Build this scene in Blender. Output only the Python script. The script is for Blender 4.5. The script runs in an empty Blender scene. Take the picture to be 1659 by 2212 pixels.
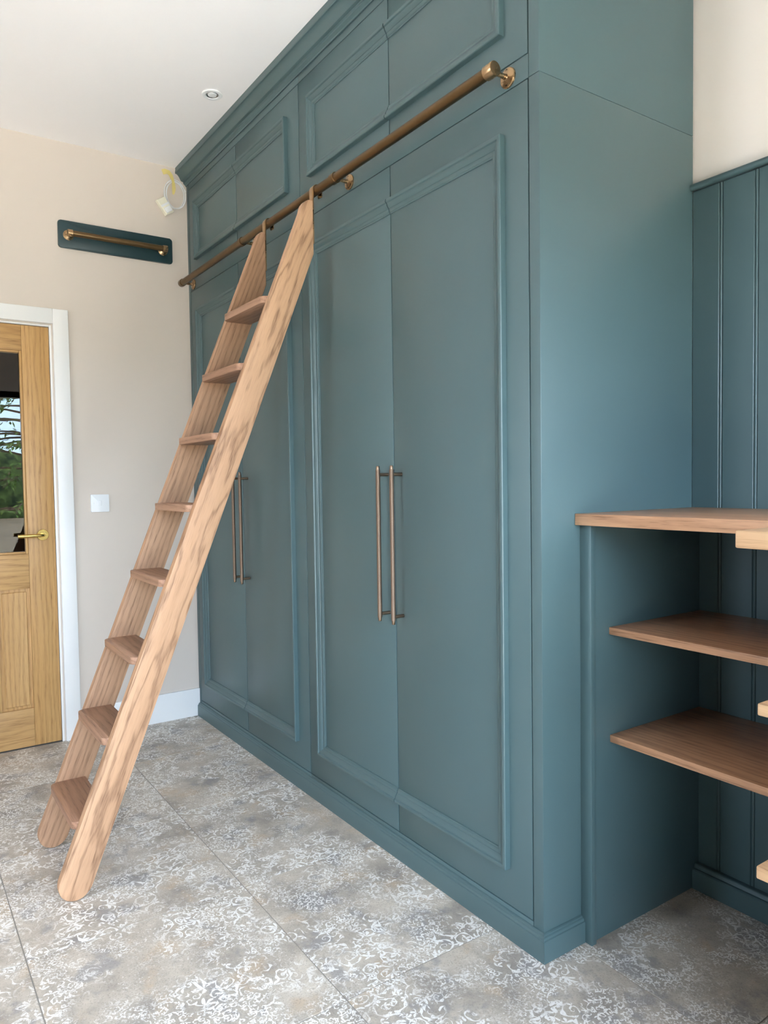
import bpy, bmesh, math, random
from mathutils import Vector, Matrix, noise as mnoise

random.seed(7)
scene = bpy.context.scene
C = scene.collection
PI = math.pi

# ------------------------------------------------------------------ camera
CX, CY, CZ = 3.7818, -1.3612, 1.2378
YAW, PITCH, ROLL, FPX = 0.9723, -0.0424, -0.0148, 1584.18
fw = Vector((-math.sin(YAW) * math.cos(PITCH), math.cos(YAW) * math.cos(PITCH), math.sin(PITCH)))
rt = Vector((math.cos(YAW), math.sin(YAW), 0.0))
up = rt.cross(fw)
r2 = rt * math.cos(ROLL) + up * math.sin(ROLL)
u2 = -rt * math.sin(ROLL) + up * math.cos(ROLL)
cam_data = bpy.data.cameras.new('camera')
cam = bpy.data.objects.new('camera', cam_data)
C.objects.link(cam)
M = Matrix.Identity(4)
for i in range(3):
    M[i][0], M[i][1], M[i][2] = r2[i], u2[i], -fw[i]
M.translation = Vector((CX, CY, CZ))
cam.matrix_world = M
cam_data.sensor_fit = 'HORIZONTAL'
cam_data.sensor_width = 36.0
cam_data.lens = 36.0 * FPX / 1659.0
cam_data.clip_start = 0.02
scene.camera = cam

# ------------------------------------------------------------------ view and world
vs = scene.view_settings
vs.view_transform = 'Standard'
vs.look = 'None'
vs.gamma = 1.0
vs.use_curve_mapping = False
vs.exposure = 0.40
SKY = 16.0
cy = scene.cycles
cy.max_bounces = 8
cy.diffuse_bounces = 5
cy.glossy_bounces = 4
cy.transmission_bounces = 8
cy.transparent_max_bounces = 12
cy.sample_clamp_indirect = 8.0
cy.use_adaptive_sampling = True
cy.adaptive_threshold = 0.02
cy.caustics_reflective = False
cy.caustics_refractive = False

world = bpy.data.worlds.new('sky')
scene.world = world
world.use_nodes = True
wt = world.node_tree
wt.nodes.clear()
wo = wt.nodes.new('ShaderNodeOutputWorld')
wb = wt.nodes.new('ShaderNodeBackground')
wc = wt.nodes.new('ShaderNodeTexCoord')
wn = wt.nodes.new('ShaderNodeTexNoise')
wn.inputs['Scale'].default_value = 4.0
wn.inputs['Detail'].default_value = 4.0
wr = wt.nodes.new('ShaderNodeValToRGB')
wr.color_ramp.elements[0].position = 0.44
wr.color_ramp.elements[0].color = (0.56, 0.75, 1.0, 1)
wr.color_ramp.elements[1].position = 0.64
wr.color_ramp.elements[1].color = (1.0, 1.0, 1.0, 1)
wt.links.new(wc.outputs['Generated'], wn.inputs['Vector'])
wt.links.new(wn.outputs['Fac'], wr.inputs['Fac'])
wt.links.new(wr.outputs['Color'], wb.inputs['Color'])
wb.inputs['Strength'].default_value = SKY
wt.links.new(wb.outputs['Background'], wo.inputs['Surface'])

# sun: high over the roof from behind the house, so it lights the added bounce terrace but never shines in
sun_d = bpy.data.lights.new('sun', 'SUN')
sun_d.energy = 22.0
sun_d.angle = math.radians(0.6)
sun_d.color = (1.0, 0.965, 0.91)
sun_o = bpy.data.objects.new('sun', sun_d)
sun_o.rotation_euler = Vector((0.30, -0.22, -1.0)).to_track_quat('-Z', 'Y').to_euler()
C.objects.link(sun_o)

# room measures
W = 2.4866          # near end of the cupboards
DEP = 0.6397        # back wall
CEIL = 2.868
XR = 4.20           # glazed wall
YF = -3.30          # wall behind the camera

def portal(name, loc, rot, sx, sy):
    ld = bpy.data.lights.new(name, 'AREA')
    ld.shape = 'RECTANGLE'
    ld.size = sx
    ld.size_y = sy
    ld.cycles.is_portal = True
    lo = bpy.data.objects.new(name, ld)
    lo.location = loc
    lo.rotation_euler = rot
    C.objects.link(lo)
G1 = (-2.4, 0.52, 0.04, 2.17)      # glazed opening in the right wall: y0 y1 z0 z1
G2 = (1.6, 2.2, 0.95, 2.32)        # unseen opening in the front wall, added for fill light: x0 x1 z0 z1
portal('portal_fill', ((G2[0] + G2[1]) / 2, YF - 0.02, (G2[2] + G2[3]) / 2), (PI / 2, 0, 0), G2[1] - G2[0], G2[3] - G2[2])
portal('portal_garden', (XR + 0.02, (G1[0] + G1[1]) / 2, (G1[2] + G1[3]) / 2), (0, PI / 2, 0), G1[3] - G1[2], G1[1] - G1[0])

# ------------------------------------------------------------------ material helpers
def lin(r, g, b):
    f = lambda v: (v / 255) / 12.92 if v / 255 <= 0.04045 else ((v / 255 + 0.055) / 1.055) ** 2.4
    return (f(r), f(g), f(b), 1.0)

class NT:
    """Small node-graph writer."""
    def __init__(self, name):
        self.mat = bpy.data.materials.new(name)
        self.mat.use_nodes = True
        self.t = self.mat.node_tree
        self.t.nodes.clear()
        self.out = self.t.nodes.new('ShaderNodeOutputMaterial')
        self.bsdf = self.t.nodes.new('ShaderNodeBsdfPrincipled')
        self.t.links.new(self.bsdf.outputs[0], self.out.inputs[0])
    def n(self, kind, **kw):
        nd = self.t.nodes.new(kind)
        for k, v in kw.items():
            setattr(nd, k, v)
        return nd
    def set(self, sock, v):
        if isinstance(v, bpy.types.NodeSocket):
            self.t.links.new(v, sock)
        elif v is not None:
            sock.default_value = v
    def m(self, op, a, b=None, c=None, clamp=False):
        nd = self.n('ShaderNodeMath', operation=op)
        nd.use_clamp = clamp
        for i, v in enumerate((a, b, c)):
            if v is not None:
                self.set(nd.inputs[i], v)
        return nd.outputs[0]
    def vm(self, op, a, b=None):
        nd = self.n('ShaderNodeVectorMath', operation=op)
        self.set(nd.inputs[0], a)
        if b is not None:
            if op == 'SCALE':
                self.set(nd.inputs['Scale'], b)
            else:
                self.set(nd.inputs[1], b)
        return nd.outputs['Value'] if op in ('LENGTH', 'DOT_PRODUCT', 'DISTANCE') else nd.outputs['Vector']
    def sep(self, v):
        nd = self.n('ShaderNodeSeparateXYZ')
        self.set(nd.inputs[0], v)
        return nd.outputs
    def comb(self, x, y, z):
        nd = self.n('ShaderNodeCombineXYZ')
        for i, v in enumerate((x, y, z)):
            self.set(nd.inputs[i], v)
        return nd.outputs[0]
    def noise(self, vec, scale, detail=3.0, rough=0.5, out='Fac', dist=0.0):
        nd = self.n('ShaderNodeTexNoise')
        self.set(nd.inputs['Vector'], vec)
        nd.inputs['Scale'].default_value = scale
        nd.inputs['Detail'].default_value = detail
        nd.inputs['Roughness'].default_value = rough
        nd.inputs['Distortion'].default_value = dist
        return nd.outputs[out]
    def ramp(self, fac, stops):
        nd = self.n('ShaderNodeValToRGB')
        self.set(nd.inputs[0], fac)
        e = nd.color_ramp.elements
        while len(e) < len(stops):
            e.new(0.5)
        for el, (p, col) in zip(e, stops):
            el.position = p
            el.color = col if len(col) == 4 else (*col, 1)
        return nd.outputs[0]
    def smooth(self, v, a, b):
        nd = self.n('ShaderNodeMapRange', interpolation_type='SMOOTHSTEP')
        self.set(nd.inputs[0], v)
        self.set(nd.inputs[1], a)
        self.set(nd.inputs[2], b)
        return nd.outputs[0]
    def mix(self, fac, a, b, mode='MIX'):
        nd = self.n('ShaderNodeMix', data_type='RGBA', blend_type=mode)
        self.set(nd.inputs[0], fac)
        self.set(nd.inputs[6], a)
        self.set(nd.inputs[7], b)
        return nd.outputs[2]
    def bump(self, h, strength=0.2, dist=0.002):
        nd = self.n('ShaderNodeBump')
        nd.inputs['Strength'].default_value = strength
        nd.inputs['Distance'].default_value = dist
        self.set(nd.inputs['Height'], h)
        self.t.links.new(nd.outputs[0], self.bsdf.inputs['Normal'])
    def p(self, **kw):
        names = {'color': 'Base Color', 'rough': 'Roughness', 'metal': 'Metallic', 'spec': 'Specular IOR Level',
                 'trans': 'Transmission Weight', 'ior': 'IOR', 'coat': 'Coat Weight', 'coat_rough': 'Coat Roughness',
                 'emit': 'Emission Color', 'emit_s': 'Emission Strength', 'aniso': 'Anisotropic'}
        for k, v in kw.items():
            self.set(self.bsdf.inputs[names[k]], v)
        return self
    def obj(self):
        return self.n('ShaderNodeTexCoord').outputs['Object']

def paint(name, col, rough=0.4, spec=0.5, var=0.04, bump=0.03):
    t = NT(name)
    o = t.obj()
    f = t.noise(o, 2.2, 2)
    dark = tuple(c * (1 - var) for c in col[:3]) + (1,)
    light = tuple(min(1, c * (1 + var)) for c in col[:3]) + (1,)
    t.p(color=t.ramp(f, [(0.3, dark), (0.7, light)]), rough=rough, spec=spec)
    if bump:
        t.bump(t.noise(o, 160, 2), bump, 0.0006)
    return t.mat

def oak(name, light, mid, dark, axis='x', tilt=0.0, cathedral=0.6, rough=0.5, seed=0.0, pore=0.5, centre=(0, 0, 0), ringk=0.30, spread=9.0, sharp=2.2, stretch=0.10):
    """Oak: growth-ring lines and pores running along one axis (after a tilt about x)."""
    t = NT(name)
    v = t.vm('SUBTRACT', t.obj(), tuple(centre))
    if tilt:
        mp = t.n('ShaderNodeMapping')
        mp.inputs['Rotation'].default_value = (tilt, 0, 0)
        t.set(mp.inputs['Vector'], v)
        v = mp.outputs[0]
    s = t.sep(v)
    ai = 'xyz'.index(axis)
    along = s[ai]
    ac = [s[i] for i in range(3) if i != ai]
    a = t.m('MULTIPLY', along, stretch)
    q = t.comb(ac[0], ac[1], a)
    info = t.n('ShaderNodeObjectInfo').outputs['Random']
    q = t.vm('ADD', q, t.comb(t.m('MULTIPLY', info, 7.0), seed, t.m('MULTIPLY', info, 3.0)))
    # broad wandering of the rings, then narrow ring lines
    w1 = t.noise(q, 9.0, 3, 0.5)
    w2 = t.noise(q, 34.0, 3, 0.55)
    h = t.m('ADD', t.m('MULTIPLY', w1, spread * cathedral), t.m('MULTIPLY', w2, 1.6))
    h = t.m('ADD', h, t.m('MULTIPLY', t.m('ADD', ac[0], ac[1]), 55.0 * (1.15 - cathedral)))
    tri = t.m('PINGPONG', h, 0.5)
    ring = t.smooth(tri, 0.0, 0.5)
    ring = t.m('POWER', ring, sharp)
    # pores: very elongated fine noise
    pv = t.comb(t.m('MULTIPLY', ac[0], 420.0), t.m('MULTIPLY', ac[1], 420.0), t.m('MULTIPLY', along, 16.0))
    pr = t.smooth(t.noise(pv, 1.0, 2, 0.6), 0.50, 0.68)
    fv = t.comb(t.m('MULTIPLY', ac[0], 120.0), t.m('MULTIPLY', ac[1], 120.0), t.m('MULTIPLY', along, 3.0))
    fib = t.noise(fv, 1.0, 3, 0.6)
    base = t.ramp(t.noise(q, 5.0, 2), [(0.3, mid), (0.7, light)])
    c1 = t.mix(t.m('MULTIPLY', ring, t.m('ADD', ringk, t.m('MULTIPLY', pr, 0.45))), base, dark)
    c2 = t.mix(t.m('MULTIPLY', pr, 0.35 * pore), c1, dark)
    c3 = t.mix(t.m('MULTIPLY', t.m('SUBTRACT', fib, 0.5), 0.55, clamp=True), c2, dark)
    t.p(color=c3, rough=rough, spec=0.4)
    t.bump(t.m('ADD', fib, t.m('MULTIPLY', pr, -0.6)), 0.12, 0.0008)
    return t.mat

def metal(name, col, rough=0.35, var=0.2, scale=14.0):
    t = NT(name)
    o = t.obj()
    f = t.noise(o, scale, 5, 0.6)
    d = tuple(c * (1 - var) for c in col[:3]) + (1,)
    t.p(color=t.ramp(f, [(0.3, d), (0.7, col)]), metal=1.0,
        rough=t.m('ADD', rough - 0.06, t.m('MULTIPLY', f, 0.12)))
    return t.mat

TEAL = lin(74, 96, 98)
M_TEAL = paint('teal_satin_paint', TEAL, rough=0.38, spec=0.6, var=0.004, bump=0)
M_TEAL_SHADE = paint('teal_board_shaded', lin(36, 60, 64), rough=0.36, spec=0.5, var=0.02)  # cupboard teal darkened: the backboard's dimmer light is put into the colour
M_WALL = paint('warm_grey_wall_paint', lin(214, 202, 190), rough=0.85, spec=0.25, var=0.012, bump=0)
M_CREAM = paint('cream_wall_paint', lin(248, 237, 226), rough=0.85, spec=0.25, var=0.012, bump=0)
M_CEIL = paint('white_ceiling_paint', lin(252, 248, 247), rough=0.9, spec=0.2, var=0.01, bump=0)
M_WHITE = paint('white_satin_paint', lin(238, 236, 233), rough=0.4, spec=0.5, var=0.01)
M_PLAST = paint('white_plastic', lin(236, 236, 236), rough=0.3, spec=0.5, var=0.01, bump=0)
M_PIR = paint('ivory_plastic', lin(238, 233, 212), rough=0.35, spec=0.5, var=0.02, bump=0)
M_TAPE = paint('yellow_masking_tape', lin(226, 208, 132), rough=0.7, spec=0.2, var=0.1, bump=0.3)
M_DARK = paint('dark_gap_black', lin(16, 18, 19), rough=0.8, spec=0.2, bump=0)
M_FRAMEK = paint('black_window_frame', lin(24, 24, 26), rough=0.45, bump=0)
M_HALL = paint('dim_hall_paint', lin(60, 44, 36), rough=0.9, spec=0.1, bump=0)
L_, D_, K_ = lin(222, 176, 130), lin(204, 154, 108), lin(134, 90, 58)
TILT = math.atan(0.40)
M_OAK_NEAR = oak('oak_cathedral_grain', lin(200, 160, 126), lin(185, 144, 111), lin(114, 80, 58), 'z', TILT, 0.95, 0.55, 1.3, 0.6, ringk=0.48, spread=6.5, sharp=3.6, stretch=0.16)
M_OAK_FAR = oak('oak_straight_grain', lin(194, 154, 122), lin(180, 138, 107), lin(114, 80, 58), 'z', TILT, 0.25, 0.55, 4.1, 0.8)
M_OAK_TREAD = oak('oak_tread', lin(176, 138, 112), lin(158, 118, 94), lin(106, 74, 56), 'x', 0, 0.35, 0.5, 2.2, 0.7)
M_OAK_X = oak('oak_veneer_lengthwise', lin(204, 158, 122), lin(186, 138, 104), lin(120, 80, 56), 'x', 0, 0.5, 0.34, 5.0, 0.7)
M_OAK_X2 = oak('oak_pale_lengthwise', lin(224, 184, 142), lin(210, 166, 124), lin(150, 106, 74), 'x', 0, 0.5, 0.4, 8.0, 0.6)
M_DOOR_V = oak('golden_oak_upright', lin(208, 166, 110), lin(194, 150, 94), lin(142, 98, 54), 'z', 0, 0.35, 0.42, 3.0, 0.7)
M_DOOR_H = oak('golden_oak_crosswise', lin(206, 164, 110), lin(192, 148, 94), lin(140, 98, 56), 'y', 0, 0.8, 0.42, 6.0, 0.6)
M_BRONZE = metal('aged_brass', lin(122, 98, 68), 0.36, 0.18)
M_BRASS_L = metal('light_antique_brass', lin(184, 152, 114), 0.28, 0.15)
M_PULL = metal('bronze_pull', lin(150, 126, 106), 0.38, 0.12)
M_GOLD = metal('satin_brass', lin(214, 184, 110), 0.24, 0.08)
M_CHROME = metal('lamp_silver', lin(210, 210, 210), 0.2, 0.1)

def knurl():
    t = NT('knurled_bronze')
    o = t.obj()
    s = t.sep(o)
    th = t.m('ARCTAN2', s[1], s[0])
    a = t.m('SINE', t.m('ADD', t.m('MULTIPLY', th, 16.0), t.m('MULTIPLY', s[2], 2200.0)))
    b = t.m('SINE', t.m('SUBTRACT', t.m('MULTIPLY', th, 16.0), t.m('MULTIPLY', s[2], 2200.0)))
    h = t.m('MAXIMUM', a, b)
    t.p(color=t.ramp(h, [(0.0, lin(84, 68, 58)), (1.0, lin(166, 142, 122))]), metal=1.0, rough=0.42)
    t.bump(h, 0.5, 0.0006)
    return t.mat
M_KNURL = knurl()

def glass_solid():
    t = NT('clear_door_glass')
    t.p(color=(0.97, 0.98, 0.98, 1), rough=0.0, trans=1.0, ior=1.5)
    return t.mat
M_GLASS = glass_solid()

def glass_thin():
    t = NT('window_glass')
    t.t.nodes.remove(t.bsdf)
    tr = t.n('ShaderNodeBsdfTransparent')
    tr.inputs[0].default_value = (0.98, 0.98, 0.98, 1)
    gl = t.n('ShaderNodeBsdfGlossy')
    gl.inputs['Roughness'].default_value = 0.0
    fr = t.n('ShaderNodeFresnel')
    fr.inputs[0].default_value = 1.35
    mx = t.n('ShaderNodeMixShader')
    t.t.links.new(fr.outputs[0], mx.inputs[0])
    t.t.links.new(tr.outputs[0], mx.inputs[1])
    t.t.links.new(gl.outputs[0], mx.inputs[2])
    t.t.links.new(mx.outputs[0], t.out.inputs[0])
    return t.mat
M_PANE = glass_thin()

def tile_mat():
    """Worn grey porcelain with a printed white scroll and leaf ornament."""
    t = NT('patterned_porcelain')
    rnd = t.n('ShaderNodeObjectInfo').outputs['Random']
    off = t.comb(t.m('MULTIPLY', rnd, 37.0), t.m('MULTIPLY', rnd, -23.0), t.m('MULTIPLY', rnd, 11.0))
    P = t.vm('ADD', t.obj(), off)
    wp = t.noise(P, 18.0, 2, out='Color')
    Pw = t.vm('ADD', P, t.vm('SCALE', t.vm('SUBTRACT', wp, (0.5, 0.5, 0.5)), 0.024))

    def cells(vec, scale, seed, rand):
        v = t.vm('ADD', t.vm('SCALE', vec, scale), (seed, seed * 1.7, 0))
        vo = t.n('ShaderNodeTexVoronoi', voronoi_dimensions='2D', feature='F1')
        vo.inputs['Scale'].default_value = 1.0
        vo.inputs['Randomness'].default_value = rand
        t.set(vo.inputs['Vector'], v)
        s = t.sep(t.vm('SUBTRACT', v, vo.outputs['Position']))
        r = t.m('SQRT', t.m('ADD', t.m('MULTIPLY', s[0], s[0]), t.m('MULTIPLY', s[1], s[1])))
        return r, t.m('ARCTAN2', s[1], s[0]), t.sep(vo.outputs['Color'])

    def curls(vec, scale, turns, width, rmax, seed):
        """One tapering spiral stroke per cell, with leaf-like swellings along it."""
        r, th, c = cells(vec, scale, seed, 0.8)
        hand = t.m('SIGN', t.m('SUBTRACT', c[0], 0.5))
        ang = t.m('MULTIPLY', t.m('MULTIPLY', th, 1 / (2 * PI)), hand)
        k = t.m('ADD', t.m('ADD', ang, t.m('MULTIPLY', t.m('SQRT', r), turns)), c[1])
        fk = t.m('FRACT', k)
        fr = t.m('ABSOLUTE', t.m('SUBTRACT', fk, 0.5))
        sw = t.m('ABSOLUTE', t.m('SINE', t.m('ADD', t.m('MULTIPLY', th, 2.5), t.m('MULTIPLY', c[2], 6.0))))
        sw = t.m('POWER', sw, 3.0)
        wd = t.m('MULTIPLY', t.m('ADD', 0.50, t.m('MULTIPLY', sw, t.m('MULTIPLY', r, 2.6))), width)
        line = t.m('SUBTRACT', 1.0, t.smooth(fr, t.m('SUBTRACT', wd, 0.025), t.m('ADD', wd, 0.025)))
        inside = t.m('SUBTRACT', 1.0, t.smooth(r, rmax - 0.06, rmax))
        return t.m('MULTIPLY', line, inside)

    def leaves(vec, scale, nlob, rmax, seed):
        """Whirling sprays of pointed leaves with dark veins between them."""
        r, th, c = cells(vec, scale, seed, 1.0)
        tw = t.m('ADD', t.m('MULTIPLY', th, nlob / 2), t.m('MULTIPLY', r, t.m('MULTIPLY', t.m('SUBTRACT', c[0], 0.5), 11.0)))
        lob = t.m('ABSOLUTE', t.m('SINE', t.m('ADD', tw, t.m('MULTIPLY', c[1], 6.0))))
        half = t.smooth(t.m('SINE', t.m('ADD', th, t.m('MULTIPLY', c[2], 6.0))), -0.5, 0.2)
        rad = t.m('MULTIPLY', t.m('MULTIPLY', t.m('POWER', lob, 1.2), rmax), half)
        return t.m('MULTIPLY', t.smooth(t.m('SUBTRACT', rad, r), 0.0, 0.04), t.smooth(lob, 0.35, 0.48))

    a1 = curls(Pw, 16.5, 3.4, 0.120, 0.64, 3.1)
    a2 = curls(Pw, 27.0, 2.7, 0.145, 0.60, 9.7)
    a3 = curls(Pw, 44.0, 2.1, 0.18, 0.56, 17.3)
    l1 = leaves(Pw, 20.0, 7.0, 0.56, 5.5)
    l2 = leaves(Pw, 31.0, 5.0, 0.54, 12.5)
    l3 = leaves(Pw, 56.0, 4.0, 0.50, 22.5)
    z1 = t.noise(P, 7.0, 2)
    z2 = t.noise(t.vm('ADD', P, (4.7, 1.3, 0)), 8.0, 2)
    z3 = t.noise(t.vm('ADD', P, (9.7, 5.3, 0)), 6.0, 3)
    g1 = t.m('MULTIPLY', t.m('MAXIMUM', a1, l2), t.smooth(z1, 0.47, 0.51))
    g2 = t.m('MULTIPLY', t.m('MAXIMUM', a2, l1), t.smooth(z1, 0.53, 0.49))
    g2 = t.m('MULTIPLY', g2, t.smooth(z2, 0.42, 0.48))
    g3 = t.m('MULTIPLY', t.m('MAXIMUM', a3, l3), t.smooth(z3, 0.50, 0.54))
    g12 = t.m('MULTIPLY', t.m('MAXIMUM', g1, g2), t.smooth(z3, 0.55, 0.51))
    orn = t.m('MAXIMUM', g12, g3)
    # wear: the print fades in large patches and is eaten by fine grain
    fade = t.noise(t.vm('ADD', P, (2.2, 7.9, 0)), 5.0, 5, 0.62)
    grain = t.noise(P, 230.0, 2, 0.6)
    worn = t.m('MULTIPLY', t.smooth(fade, 0.35, 0.54), t.smooth(t.m('ADD', grain, t.m('MULTIPLY', fade, 0.7)), 0.62, 0.84))
    orn = t.m('MULTIPLY', orn, worn)
    spk = t.m('MULTIPLY', t.smooth(t.noise(P, 120.0, 3, 0.7), 0.57, 0.65), t.smooth(t.noise(t.vm('ADD', P, (1, 5, 0)), 6.0, 3), 0.50, 0.62))
    orn = t.m('MAXIMUM', orn, t.m('MULTIPLY', spk, 0.7))
    n1 = t.noise(P, 6.5, 6, 0.66)
    n2 = t.noise(t.vm('ADD', P, (3, 1, 2)), 8.0, 4, 0.62)
    base = t.ramp(n1, [(0.30, lin(140, 132, 125)), (0.48, lin(174, 164, 151)), (0.68, lin(198, 187, 172))])
    base = t.mix(t.m('MULTIPLY', t.smooth(n2, 0.54, 0.68), 0.6), base, lin(186, 164, 138))
    base = t.mix(t.m('MULTIPLY', t.smooth(n2, 0.45, 0.34), 0.6), base, lin(134, 132, 134))
    base = t.mix(t.m('MULTIPLY', t.smooth(grain, 0.48, 0.32), 0.38), base, lin(118, 112, 106))
    col = t.mix(t.m('MULTIPLY', orn, 0.86), base, lin(236, 233, 228))
    t.p(color=col, rough=t.m('ADD', 0.46, t.m('MULTIPLY', n1, 0.16)), spec=0.4)
    t.bump(grain, 0.06, 0.0006)
    return t.mat
M_TILE = tile_mat()
M_GROUT = paint('grey_grout', lin(150, 145, 138), rough=0.9, spec=0.2, var=0.05)

# ------------------------------------------------------------------ mesh helpers
def mesh_obj(name, bm, mat, parent=None, smooth=None):
    """Link a bmesh given in world coordinates as one mesh object; a child is stored relative to its parents."""
    me = bpy.data.meshes.new(name)
    off = Vector((0, 0, 0))
    pp = parent
    while pp is not None:
        off += pp.location
        pp = pp.parent
    lo = Vector((1e9,) * 3)
    hi = Vector((-1e9,) * 3)
    for v in bm.verts:
        for i in range(3):
            lo[i] = min(lo[i], v.co[i])
            hi[i] = max(hi[i], v.co[i])
    base = Vector(((lo.x + hi.x) / 2, (lo.y + hi.y) / 2, lo.z))
    bmesh.ops.translate(bm, verts=bm.verts, vec=-base)
    bmesh.ops.recalc_face_normals(bm, faces=bm.faces)
    bm.to_mesh(me)
    bm.free()
    if smooth is not None:
        for p in me.polygons:
            p.use_smooth = True
        me.set_sharp_from_angle(angle=math.radians(smooth))
    if mat is not None:
        me.materials.append(mat)
    o = bpy.data.objects.new(name, me)
    C.objects.link(o)
    o.location = base - off
    if parent is not None:
        o.parent = parent
    return o

def thing(name, label, cat, loc=(0, 0, 0), group=None):
    o = bpy.data.objects.new(name, None)
    o.empty_display_size = 0.05
    o.location = loc
    C.objects.link(o)
    o['label'] = label
    o['category'] = cat
    if group:
        o['group'] = group
    return o

def tag(o, label, cat, group=None):
    o['label'] = label
    o['category'] = cat
    if group:
        o['group'] = group
    return o

def struct(o, label=None):
    o['kind'] = 'structure'
    if label:
        o['label'] = label
    return o

def box_bm(x0, x1, y0, y1, z0, z1, bevel=0.0, seg=2, bm=None):
    b = bmesh.new()
    vs_ = [b.verts.new((x, y, z)) for z in (z0, z1) for (x, y) in ((x0, y0), (x1, y0), (x1, y1), (x0, y1))]
    for f in ((0, 3, 2, 1), (4, 5, 6, 7), (0, 1, 5, 4), (1, 2, 6, 5), (2, 3, 7, 6), (3, 0, 4, 7)):
        b.faces.new([vs_[i] for i in f])
    if bevel > 0:
        bmesh.ops.bevel(b, geom=b.edges[:], offset=bevel, segments=seg, profile=0.5, affect='EDGES')
    if bm is not None:
        tmp = bpy.data.meshes.new('tmp')
        b.to_mesh(tmp)
        b.free()
        bm.from_mesh(tmp)
        bpy.data.meshes.remove(tmp)
        return bm
    return b

def box(name, x0, x1, y0, y1, z0, z1, mat, parent=None, bevel=0.001, seg=2):
    return mesh_obj(name, box_bm(x0, x1, y0, y1, z0, z1, bevel, seg), mat, parent, smooth=35 if bevel else None)

def prism_bm(pts, axis, a0, a1, bevel=0.0, seg=2, bm=None):
    """pts: polygon in the two axes other than `axis` (in xyz order)."""
    b = bm or bmesh.new()
    def mk(p, a):
        q = list(p)
        q.insert('xyz'.index(axis), a)
        return b.verts.new(q)
    v0 = [mk(p, a0) for p in pts]
    v1 = [mk(p, a1) for p in pts]
    n = len(pts)
    f0 = b.faces.new(v0)
    f1 = b.faces.new(list(reversed(v1)))
    for i in range(n):
        b.faces.new((v0[i], v0[(i + 1) % n], v1[(i + 1) % n], v1[i]))
    if bevel > 0:
        es = [e for e in b.edges if e.is_boundary is False and (e in f0.edges or e in f1.edges)]
        bmesh.ops.bevel(b, geom=es, offset=bevel, segments=seg, profile=0.5, affect='EDGES')
    return b

def prism(name, pts, axis, a0, a1, mat, parent=None, bevel=0.0, smooth=35):
    return mesh_obj(name, prism_bm(pts, axis, a0, a1, bevel), mat, parent, smooth)

def frame_for(d):
    d = d.normalized()
    u = d.orthogonal().normalized()
    return u, d.cross(u)

def tube_bm(path, r, n=16, cap=True, bm=None, closed=False):
    b = bm or bmesh.new()
    P = [Vector(p) for p in path]
    rings = []
    u = None
    m = len(P)
    for i, p in enumerate(P):
        if closed:
            d = (P[(i + 1) % m] - P[i - 1]).normalized()
        else:
            d = (P[min(i + 1, m - 1)] - P[max(i - 1, 0)]).normalized()
        if u is None:
            u, w = frame_for(d)
        else:
            u = (u - d * u.dot(d)).normalized()
            w = d.cross(u)
        rr = r[i] if isinstance(r, (list, tuple)) else r
        rings.append([b.verts.new(p + (u * math.cos(2 * PI * k / n) + w * math.sin(2 * PI * k / n)) * rr) for k in range(n)])
    for i in range(m if closed else m - 1):
        A, B = rings[i], rings[(i + 1) % m]
        for k in range(n):
            b.faces.new((A[k], A[(k + 1) % n], B[(k + 1) % n], B[k]))
    if cap and not closed:
        b.faces.new(list(reversed(rings[0])))
        b.faces.new(rings[-1])
    return b

def tube(name, path, r, mat, parent=None, n=16, smooth=40):
    return mesh_obj(name, tube_bm(path, r, n), mat, parent, smooth)

def lathe_bm(o, d, prof, n=28, bm=None):
    """prof: (distance along d, radius) pairs from origin o."""
    b = bm or bmesh.new()
    o = Vector(o)
    d = Vector(d).normalized()
    u, w = frame_for(d)
    rings = []
    for (a, r) in prof:
        if r < 1e-6:
            rings.append([b.verts.new(o + d * a)])
        else:
            rings.append([b.verts.new(o + d * a + (u * math.cos(2 * PI * k / n) + w * math.sin(2 * PI * k / n)) * r) for k in range(n)])
    for A, B in zip(rings, rings[1:]):
        for k in range(n):
            k2 = (k + 1) % n
            if len(A) == 1 and len(B) == 1:
                continue
            if len(A) == 1:
                b.faces.new((A[0], B[k2], B[k]))
            elif len(B) == 1:
                b.faces.new((A[k], A[k2], B[0]))
            else:
                b.faces.new((A[k], A[k2], B[k2], B[k]))
    if len(rings[0]) > 1:
        b.faces.new(list(reversed(rings[0])))
    if len(rings[-1]) > 1:
        b.faces.new(rings[-1])
    return b

def lathe(name, o, d, prof, mat, parent=None, n=28, smooth=35):
    return mesh_obj(name, lathe_bm(o, d, prof, n), mat, parent, smooth)

def sweep_bm(prof, A, B, inward, outward, m0=0.0, m1=0.0):
    """Sweep prof [(w inward, h outward)] from A to B; ends shifted by w*m0 / w*m1 along the run for mitres."""
    b = bmesh.new()
    A, B, inward, outward = Vector(A), Vector(B), Vector(inward), Vector(outward)
    t = (B - A).normalized()
    ra, rb = [], []
    for (w, h) in prof:
        ra.append(b.verts.new(A + inward * w + outward * h + t * (w * m0)))
        rb.append(b.verts.new(B + inward * w + outward * h - t * (w * m1)))
    n = len(prof)
    for i in range(n):
        j = (i + 1) % n
        b.faces.new((ra[i], ra[j], rb[j], rb[i]))
    b.faces.new(list(reversed(ra)))
    b.faces.new(rb)
    return b

def arc(cx_, cy_, r, a0, a1, n):
    return [(cx_ + r * math.cos(a0 + (a1 - a0) * i / n), cy_ + r * math.sin(a0 + (a1 - a0) * i / n)) for i in range(n + 1)]

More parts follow.
